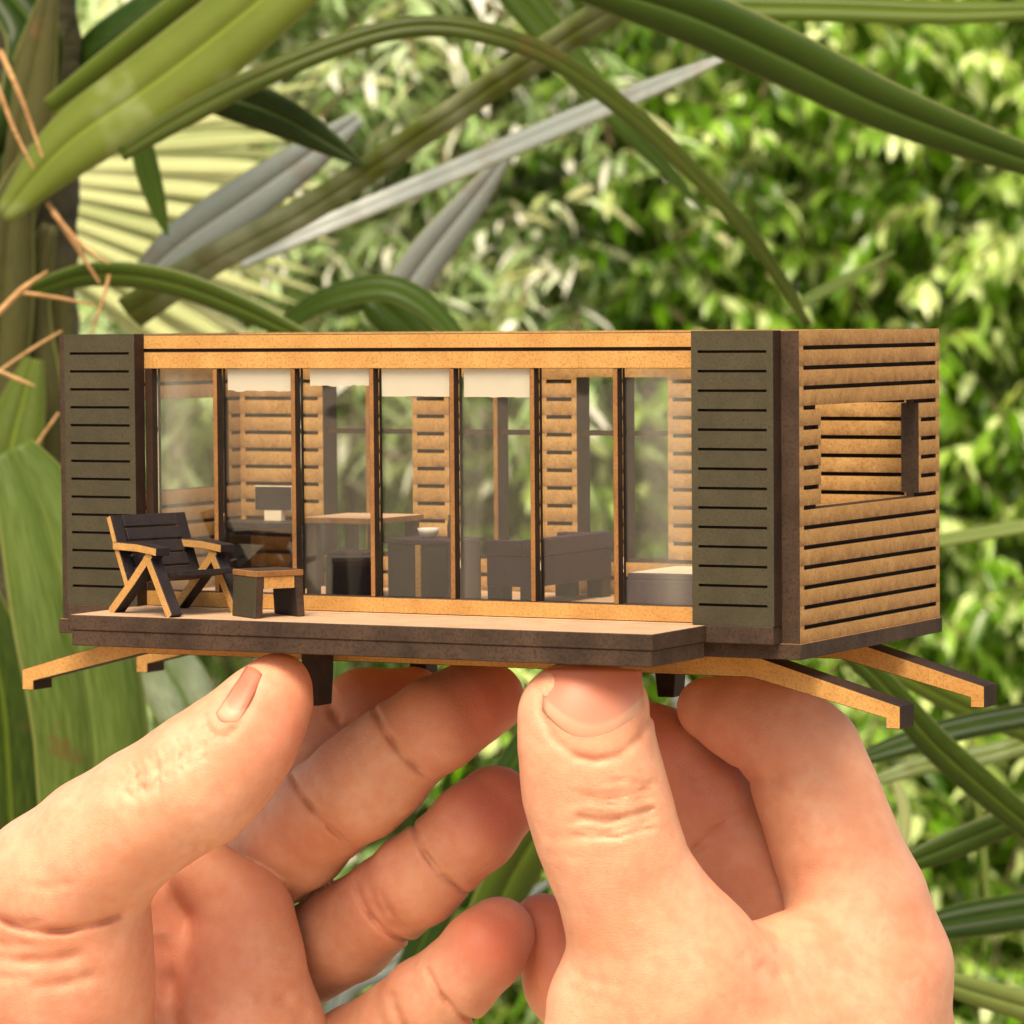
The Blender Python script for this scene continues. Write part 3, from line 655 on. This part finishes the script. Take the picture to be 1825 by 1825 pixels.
def spline(P, n):
    P = np.array(P, float); m = len(P)-1; out = []
    for k in range(n+1):
        s = k/n*m; i = min(int(s), m-1); t = s-i
        p0, p1, p2, p3 = P[max(i-1,0)], P[i], P[i+1], P[min(i+2,m)]
        out.append(0.5*((2*p1)+(p2-p0)*t+(2*p0-5*p1+4*p2-p3)*t*t+(3*p1-p0-3*p2+p3)*t**3))
    return np.array(out)
def blade(parent, nodes, mat, fold=0.22, tilt=20.0, n=28, root=None, name='leaf', wave=0.0):
    """long leaf: nodes are (px, py, distance mm, width px); a real V-folded strip with thickness"""
    S = spline(nodes, n); V = []; UV = []; pts = np.array([at(*s[:3]) for s in S]); wd = np.maximum(S[:,3]*0.9, 0.5)*S[:,2]/FPX*MM
    us = np.array([-0.5,-0.25,0.0,0.0,0.25,0.5]); tint = rnd.random()
    for k in range(n+1):
        tg = pts[min(k+1,n)]-pts[max(k-1,0)]; tg = tg/np.linalg.norm(tg)
        view = pts[k]-CW; view /= np.linalg.norm(view)
        side = np.cross(tg, view); side /= np.linalg.norm(side); nor = np.cross(side, tg)
        a = math.radians(tilt + wave*math.sin(k*0.5)); c, s_ = math.cos(a), math.sin(a); sd_, nr = side*c+nor*s_, nor*c-side*s_
        for u in us:
            V.append(pts[k]+sd_*u*wd[k]/c + nr*(0.55*fold*wd[k]*(abs(u)*2-0.5)*0.5)); UV.append((u+0.5, k/n*4.0))
    V = np.array(V) - root
    Fq = [(k*6+j, k*6+j+1, (k+1)*6+j+1, (k+1)*6+j) for k in range(n) for j in (0,1,3,4)]
    me = mesh(name, V, Fq, True, UV); ta = me.attributes.new('tint','FLOAT','POINT'); ta.data.foreach_set('value', np.full(len(V), tint, dtype=np.float32))
    o = link(name, me, parent, (mat,)); so = o.modifiers.new('thickness','SOLIDIFY'); so.thickness = 0.0005; so.offset = 0
    return o
def tube(name, parent, nodes, mat, root, n=14, seg=6, bumps=0.0):
    S = spline(nodes, n); pts = np.array([at(*s[:3]) for s in S]); rad = S[:,3]*S[:,2]/FPX*MM/2; V = []
    for k in range(n+1):
        tg = pts[min(k+1,n)]-pts[max(k-1,0)]; tg /= np.linalg.norm(tg); a = np.cross(tg, [0.3,0.9,0.2]); a /= np.linalg.norm(a); b = np.cross(tg, a)
        for j in range(seg):
            th = 2*math.pi*j/seg; rr = rad[k]*(1+bumps*(rnd.random()-0.5)); V.append(pts[k]+(a*math.cos(th)+b*math.sin(th))*rr-root)
    Fq = [(k*seg+j, k*seg+(j+1)%seg, (k+1)*seg+(j+1)%seg, (k+1)*seg+j) for k in range(n) for j in range(seg)]
    return link(name, mesh(name, V, Fq, True), parent, (mat,))
# --- strap-leaved palm at the left, its trunk partly behind the model
rp = at(40, 1100, 1000); rp[2] = 0.0
palm_t = empty('strap_leaf_palm', tuple(rp)); tag(palm_t, 'strap-leaved palm with brown trunk at the left, its long blades arching over the model', 'palm')
tube('trunk', palm_t, [(40,3600,1010,150),(45,1500,1010,170),(40,900,1010,190),(40,400,1005,200),(60,100,1000,170),(80,-200,990,120)], M_BARK, rp, 40, 14, 0.25)
B = lambda *a, **k: blade(palm_t, *a, root=rp, **k)
B([(5,385,930,40),(120,260,925,120),(290,140,920,150),(450,15,915,150),(640,-150,910,120)], L_LIME, tilt=28, fold=0.35)
B([(95,200,960,60),(220,110,955,85),(370,-5,950,90),(520,-110,945,70)], L_GREEN, tilt=-20, fold=0.3)
B([(215,275,905,30),(330,205,903,46),(480,130,900,44),(640,68,900,42),(760,46,900,42),(880,62,900,42),(1000,112,902,40),(1150,225,906,38),(1300,375,912,32),(1380,480,918,26),(1440,580,922,14)], L_OLIVE, n=48, tilt=15, fold=0.3)
B([(230,560,960,70),(380,462,950,62),(560,366,940,56),(760,232,930,52),(950,105,922,56),(1140,-15,915,60),(1300,-110,910,50)], L_OLIVE, n=36, tilt=-18, fold=0.45)
B([(430,470,985,20),(540,418,980,34),(760,325,975,40),(1000,222,970,42),(1170,152,965,34),(1310,95,962,8)], L_GREY, tilt=35, fold=0.15)
B([(250,500,1020,55),(330,430,1018,92),(430,362,1015,98),(560,270,1012,70),(640,210,1010,30)], L_GREY, tilt=10, fold=0.12)
B([(690,560,1040,85),(760,460,1038,82),(840,360,1036,62),(920,255,1034,14)], L_GREY, tilt=-10, fold=0.12)
B([(340,168,940,50),(420,178,938,86),(500,208,936,80),(590,258,934,46),(655,298,932,4)], L_DARK, tilt=-15, fold=0.2)
B([(248,235,970,40),(262,300,970,48),(282,370,970,34),(298,420,970,4)], L_DARK, tilt=10, fold=0.2)
B([(60,520,930,34),(160,490,926,46),(290,500,922,50),(420,545,918,46),(560,612,914,30)], L_GREEN, tilt=-30, fold=0.3)
B([(480,600,950,26),(570,538,945,44),(680,512,942,52),(760,545,940,48),(830,620,938,30)], L_DARK, tilt=30, fold=0.35, n=36)
B([(600,560,960,10),(650,530,958,60),(700,560,957,90),(760,620,956,70)], L_DARK, tilt=10)
B([(20,800,880,90),(70,900,878,170),(120,1080,875,225),(160,1280,874,230),(170,1480,874,215),(175,1750,876,150),(180,1950,880,40)], L_PALE, tilt=12, fold=0.18, n=36, wave=3)
B([(-60,1000,900,60),(0,1200,898,120),(20,1420,898,130),(30,1700,900,90)], L_GREEN, tilt=-25, fold=0.2)
B([(210,1100,960,70),(300,1200,958,130),(350,1300,956,120),(400,1450,956,70)], L_DARK, tilt=20, fold=0.25)
B([(-20,-40,985,60),(60,60,980,110),(40,200,978,100),(-30,330,975,60)], L_DARK, tilt=30)
B([(60,640,970,40),(40,720,968,90),(20,800,966,110),(0,900,965,60)], L_LIME, tilt=-15)
B([(120,150,1000,60),(190,90,998,110),(300,20,995,120),(420,-60,990,90)], L_DARK, tilt=35)
for (nodes) in ([(0,90,900,12),(40,180,898,10),(75,280,897,5)], [(-5,150,905,10),(25,230,903,9),(60,300,902,4)],
                [(85,360,930,11),(130,430,925,10),(178,505,922,5)], [(95,380,925,10),(150,440,920,7),(195,470,918,3)],
                [(85,483,900,4),(40,515,898,12),(-5,560,896,12)], [(30,520,905,8),(110,532,903,7),(170,545,900,3)], [(195,490,915,7),(180,545,914,6),(160,600,914,3)],
                [(-5,660,900,6),(30,675,899,8),(62,688,898,3)], [(0,660,905,5),(60,620,903,6),(110,590,900,4)], [(105,735,915,5),(60,800,913,6),(20,870,912,5)]):
    tube('dry_fibre', palm_t, nodes, M_FIBRE, rp, 10, 5)
L_SHEATH = leaf_mat('sheath', (0.012,0.013,0.004), (0.042,0.042,0.012), (0.11,0.105,0.03), 0.6, 0.1, spots=0.6, ribf=0.1)
for nodes in ([(70,1000,985,90),(60,760,980,130),(40,560,978,110),(90,400,976,30)], [(-10,800,975,90),(5,560,972,120),(20,380,970,90),(60,260,968,20)],
              [(0,480,980,90),(30,280,976,120),(60,120,974,90),(90,-20,972,30)], [(95,940,990,60),(100,760,988,80),(100,600,986,60),(115,480,985,12)]):
    blade(palm_t, nodes, L_SHEATH, fold=0.4, tilt=rnd.uniform(-30,30), n=16, root=rp, name='leaf_sheath')
# --- pale fan leaf behind
rf = at(200, 430, 1350); rf[2] = 0.0
fan = empty('fan_palm', tuple(rf)); tag(fan, 'pale pleated fan-palm leaf in the bright gap beside the trunk', 'palm')
for k in range(22):
    a = math.radians(-16 + 2.35*k); L = 760 + 25*math.sin(k*2.1)
    x0, y0 = -170, 300
    pts_ = [(x0, y0, 1350, 8)] + [(x0+math.cos(a)*L*s_, y0+math.sin(a)*L*s_+30*s_*s_, 1350+14*(k % 2), (8+34*s_ if s_ < 0.8 else 26*(1-s_)*5)) for s_ in (0.35,0.7,0.85,1.0)]
    blade(fan, pts_, L_FAN, fold=0.5, tilt=12, n=12, root=rf, name='leaflet')
tube('stalk', fan, [(-170,300,1350,26),(-120,700,1380,24),(20,1500,1420,24),(0,4800,1500,30)], M_TWIG, rf)
# --- blades crossing the top right
r2 = at(1150, 40, 1000); r2[2] = 0.0
pt2 = empty('strap_leaf_palm', tuple(r2)); tag(pt2, 'strap leaves fanning from the top centre, broad dark blade reaching the right edge', 'palm')
B2 = lambda *a, **k: blade(pt2, *a, root=r2, **k)
B2([(980,-50,900,60),(1120,-8,898,96),(1250,36,896,112),(1400,104,894,112),(1560,182,892,100),(1720,246,890,78),(1900,310,888,50)], L_DARK, tilt=-22, fold=0.3, n=36)
B2([(1040,-25,915,30),(1250,8,912,48),(1500,16,910,50),(1700,22,908,44),(1900,16,906,30)], L_GREEN, tilt=25, fold=0.3)
B2([(880,-60,1010,70),(960,35,1008,72),(1060,160,1006,58),(1160,272,1004,36),(1260,380,1002,4)], L_DARK, tilt=15, fold=0.25)
B2([(1395,560,1100,10),(1450,528,1100,22),(1520,490,1100,18),(1595,448,1100,3)], L_PALE, tilt=30)
tube('stem', pt2, [(1150,-60,960,60),(1180,-400,1000,90),(1200,-700,1040,110)], M_BARK, r2)
# --- blades at the lower right
r3 = at(1950, 1500, 1000); r3[2] = 0.0
pt3 = empty('strap_leaf_palm', tuple(r3)); tag(pt3, 'strap leaves criss-crossing at the lower right behind the hand', 'palm')
B3 = lambda *a, **k: blade(pt3, *a, root=r3, **k)
tube('stem', pt3, [(1990,900,960,90),(2000,1500,980,110),(2010,3600,1000,120)], M_BARK, r3, 20, 10)
B3([(1440,1110,860,8),(1560,1205,862,46),(1660,1320,865,62),(1760,1410,868,62),(1880,1510,872,50)], L_GREEN, tilt=-20, fold=0.4)
B3([(1480,1372,900,10),(1600,1330,900,44),(1720,1295,900,50),(1900,1262,900,50)], L_DARK, tilt=25, fold=0.35)
B3([(1500,1180,930,10),(1600,1200,930,40),(1720,1260,930,46),(1900,1330,930,40)], L_GREEN, tilt=-30, fold=0.3)
B3([(1540,1400,945,14),(1640,1365,945,36),(1760,1345,945,40),(1900,1300,945,40)], L_GREEN, tilt=20, fold=0.35)
B3([(1560,1560,880,12),(1660,1522,880,50),(1760,1480,880,56),(1900,1420,880,56)], L_DARK, tilt=-18, fold=0.35)
B3([(1600,1665,900,30),(1720,1640,900,70),(1900,1612,900,76)], L_DARK, tilt=20, fold=0.3)
B3([(1600,1720,870,20),(1720,1762,870,52),(1900,1815,870,60)], L_PALE, tilt=-20, fold=0.3)
B3([(1500,980,960,5),(1640,968,960,22),(1740,952,960,26),(1900,925,960,26)], L_PALE, tilt=30, fold=0.25)
B3([(1700,1330,990,8),(1740,1420,990,14),(1760,1600,990,12),(1755,1700,990,6)], L_PALE, tilt=0)
B3([(1590,1380,980,14),(1612,1450,980,26),(1600,1560,980,20)], L_FAN, tilt=0)
# --- blades glimpsed between the fingers
r4 = at(800, 1600, 1000); r4[2] = 0.0
pt4 = empty('strap_leaf_palm', tuple(r4)); tag(pt4, 'strap leaves low down, glimpsed in the gaps between the fingers', 'palm')
B4 = lambda *a, **k: blade(pt4, *a, root=r4, **k)
tube('stem', pt4, [(760,2100,1050,70),(760,2800,1050,90),(760,3700,1050,100)], M_BARK, r4, 14, 10)
B4([(760,2150,950,30),(700,1850,945,60),(840,1500,940,66),(960,1290,938,60),(1080,1080,936,10)], L_DARK, tilt=20)
B4([(700,2150,980,40),(850,1700,975,90),(960,1480,970,100),(1080,1350,968,70),(1200,1250,966,10)], L_GREEN, tilt=-25)
B4([(820,2150,960,40),(980,1850,955,66),(1000,1620,952,50),(980,1400,950,6)], L_PALE, tilt=15)
B4([(640,2150,1000,40),(600,1800,1000,50),(700,1720,1000,44),(860,1640,1000,30),(1000,1560,1000,8)], L_GREY, tilt=10)
B4([(1260,1900,930,40),(1300,1500,930,60),(1240,1280,930,60),(1170,1180,930,40),(1100,1080,930,8)], L_GREY, tilt=10)

# --- shrubs filling the view behind
def shrub(name, label, mat, x0, x1, y0, y1, d0, d1, nbr, per, ll, lw, droop, tw=0.35, seed=1, pale=0.10, stems=5, box3=None):
    """twigs carrying separate folded leaves; extents in pixels at the given distances"""
    g_ = np.random.default_rng(seed); r0 = at((x0+x1)/2, (y0+y1)/2, (d0+d1)/2); r0[2] = 0
    e = empty(name, tuple(r0)); tag(e, label, 'shrub')
    px, py, d = g_.uniform(x0, x1, nbr), g_.uniform(y0, y1, nbr), g_.uniform(d0, d1, nbr)
    p = CW + (np.stack([(px-CEN)/FPX*d, d, -(py-CEN)/FPX*d], 1) @ MC.T)*MM - r0
    if box3 is not None:
        r0 = np.array([sum(box3[0])/2, sum(box3[1])/2, 0.0]); e.location = tuple(r0)
        p = np.stack([g_.uniform(*b_, nbr) for b_ in box3], 1) - r0
    az = g_.uniform(0, 2*math.pi, nbr); dr = np.stack([np.cos(az), np.sin(az), g_.normal(0, 0.5, nbr)], 1); dr /= np.linalg.norm(dr, axis=1, keepdims=True)
    L = ll*g_.uniform(2.2, 4.2, nbr); sv = (np.arange(per)+0.5)/per
    drop = np.array([0, 0, -0.35])
    Q = p[:,None,:] + dr[:,None,:]*(L[:,None]*sv)[:,:,None] + drop*(L[:,None]*sv**2)[:,:,None]
    n = nbr*per; q = Q.reshape(n, 3)
    sg = np.where(np.arange(per) % 2, 1, -1)
    a2 = (az[:,None] + sg*g_.uniform(0.5,1.3,(nbr,per)) + g_.normal(0,0.25,(nbr,per))).ravel()
    ld = np.stack([np.cos(a2), np.sin(a2), g_.normal(-droop, 0.35, n)], 1); ld /= np.linalg.norm(ld, axis=1, keepdims=True)
    nn = np.stack([g_.normal(0,0.45,n), g_.normal(0,0.45,n), np.ones(n)], 1); s2 = np.cross(ld, nn); s2 /= np.linalg.norm(s2, axis=1, keepdims=True)+1e-9; nn = np.cross(s2, ld)
    l_ = (ll*g_.uniform(0.35,1.45,n))[:,None]; w2 = (lw*g_.uniform(0.45,1.35,n)/2)[:,None]; cu = g_.uniform(0.05,0.30,n)[:,None]*l_; fo = 0.3*w2
    V = np.stack([q, q+ld*l_*.3-s2*w2*.85+nn*(fo+cu*.1), q+ld*l_*.3+nn*cu*.1, q+ld*l_*.3+s2*w2*.85+nn*(fo+cu*.1),
                  q+ld*l_*.66-s2*w2*.8+nn*(fo-cu*.2), q+ld*l_*.66-nn*cu*.2, q+ld*l_*.66+s2*w2*.8+nn*(fo-cu*.2), q+ld*l_-nn*cu], 1).reshape(-1, 3)
    base = np.clip(g_.normal(0.42, tw, nbr), 0, 1)
    T_ = np.clip(np.repeat(base, per)+g_.normal(0,0.15,n), 0, 1); T_[g_.random(n) < pale] = 1.25  # whitened share of leaves stands for glints of sky
    tri = np.array([[0,1,2],[0,2,3],[1,4,5],[1,5,2],[2,5,6],[2,6,3],[4,7,5],[5,7,6]]); FI = (tri[None]+8*np.arange(n)[:,None,None]).reshape(-1)
    def raw(nm, VV, FI, k):
        me = bpy.data.meshes.new(nm); me.vertices.add(len(VV)); me.vertices.foreach_set('co', VV.astype(np.float32).ravel())
        me.loops.add(len(FI)); me.loops.foreach_set('vertex_index', FI.astype(np.int32)); me.polygons.add(len(FI)//k)
        me.polygons.foreach_set('loop_start', np.arange(0, len(FI), k, dtype=np.int32)); me.update(calc_edges=True); return me
    me = raw('foliage', V, FI, 3); me.polygons.foreach_set('use_smooth', np.ones(len(me.polygons), dtype=bool))
    ta = me.attributes.new('tint','FLOAT','POINT'); ta.data.foreach_set('value', np.repeat(T_, 8).astype(np.float32))
    tag(link('foliage', me, e, (mat,)), kind='stuff')
    ks = np.arange(0, per, 4); A, Bq = Q[:, ks[:-1]].reshape(-1,3), Q[:, ks[1:]].reshape(-1,3); w_ = 0.0010
    o3 = np.array([[w_,0,0],[-w_,0,0],[0,w_,0]]); TV = np.concatenate([A[:,None]+o3, Bq[:,None]+o3], 1).reshape(-1,3)
    qd = np.array([[0,1,4,3],[1,2,5,4],[2,0,3,5]]); TI = (qd[None]+6*np.arange(len(A))[:,None,None]).reshape(-1)
    tag(link('twigs', raw('twigs', TV, TI, 4), e, (M_TWIG,)), kind='stuff')
    for k in range(stems):
        x = x0+(x1-x0)*(0.15+0.175*k); dd = (d0+d1)/2
        tube('stem', e, [(x,y0*0.4+y1*0.6,dd,16),(x+40*math.sin(k*2.3),y1,dd,26),(x*0.6+0.4*(x0+x1)/2,y1+2200*1600/dd,dd,36)], M_TWIG, r0, 10, 6)
    return e
shrub('broadleaf_shrub', 'sunlit broadleaf shrub filling the right of the background', S_BROAD, 820, 2150, -300, 1250, 1750, 2350, 4000, 16, 0.0160, 0.0064, 0.9, tw=0.42, seed=3, pale=0.18)
shrub('broadleaf_shrub', 'bright low shrub behind the hand at the lower right', S_BROAD, 900, 2150, 1050, 2250, 1700, 2300, 3100, 16, 0.0160, 0.0064, 0.75, tw=0.42, seed=4, pale=0.18)
shrub('narrowleaf_shrub', 'pale narrow-leaved shrub in the upper middle of the background', S_NARROW, 250, 1080, -300, 700, 1700, 2300, 2400, 16, 0.0205, 0.0044, 0.55, seed=5, pale=0.2)
shrub('narrowleaf_shrub', 'pale narrow-leaved shrub behind the glazed front and left hand', S_NARROW, -300, 1000, 600, 2250, 1800, 2500, 1500, 16, 0.027, 0.007, 0.5, seed=6, pale=0.1)
shrub('hedge', 'deep green hedge closing the view behind all the other plants', S_FAR, -900, 2800, -900, 2800, 2700, 3500, 2500, 16, 0.036, 0.014, 0.6, seed=8, pale=0.16)
shrub('hedge', 'tall hedge behind the viewer, showing only as green reflections in the panes', S_FAR, -3200, 5000, -200, 1500, -15000, -12000, 1500, 12, 0.17, 0.07, 0.6, seed=9, pale=0.08, stems=0)
# leaf crown added overhead, out of the frame: it keeps the model and hands in open shade while the garden behind is sunlit
shrub('added_shade_crown', 'unseen leafy crown added overhead that keeps the model and the hands in open shade', S_FAR, 0, 1, 0, 1, 600, 601, 74, 14, 0.15, 0.040, 0.4, seed=12, stems=0,
      box3=((-1.05, 0.75), (-0.95, 0.30), (2.45, 2.80)))
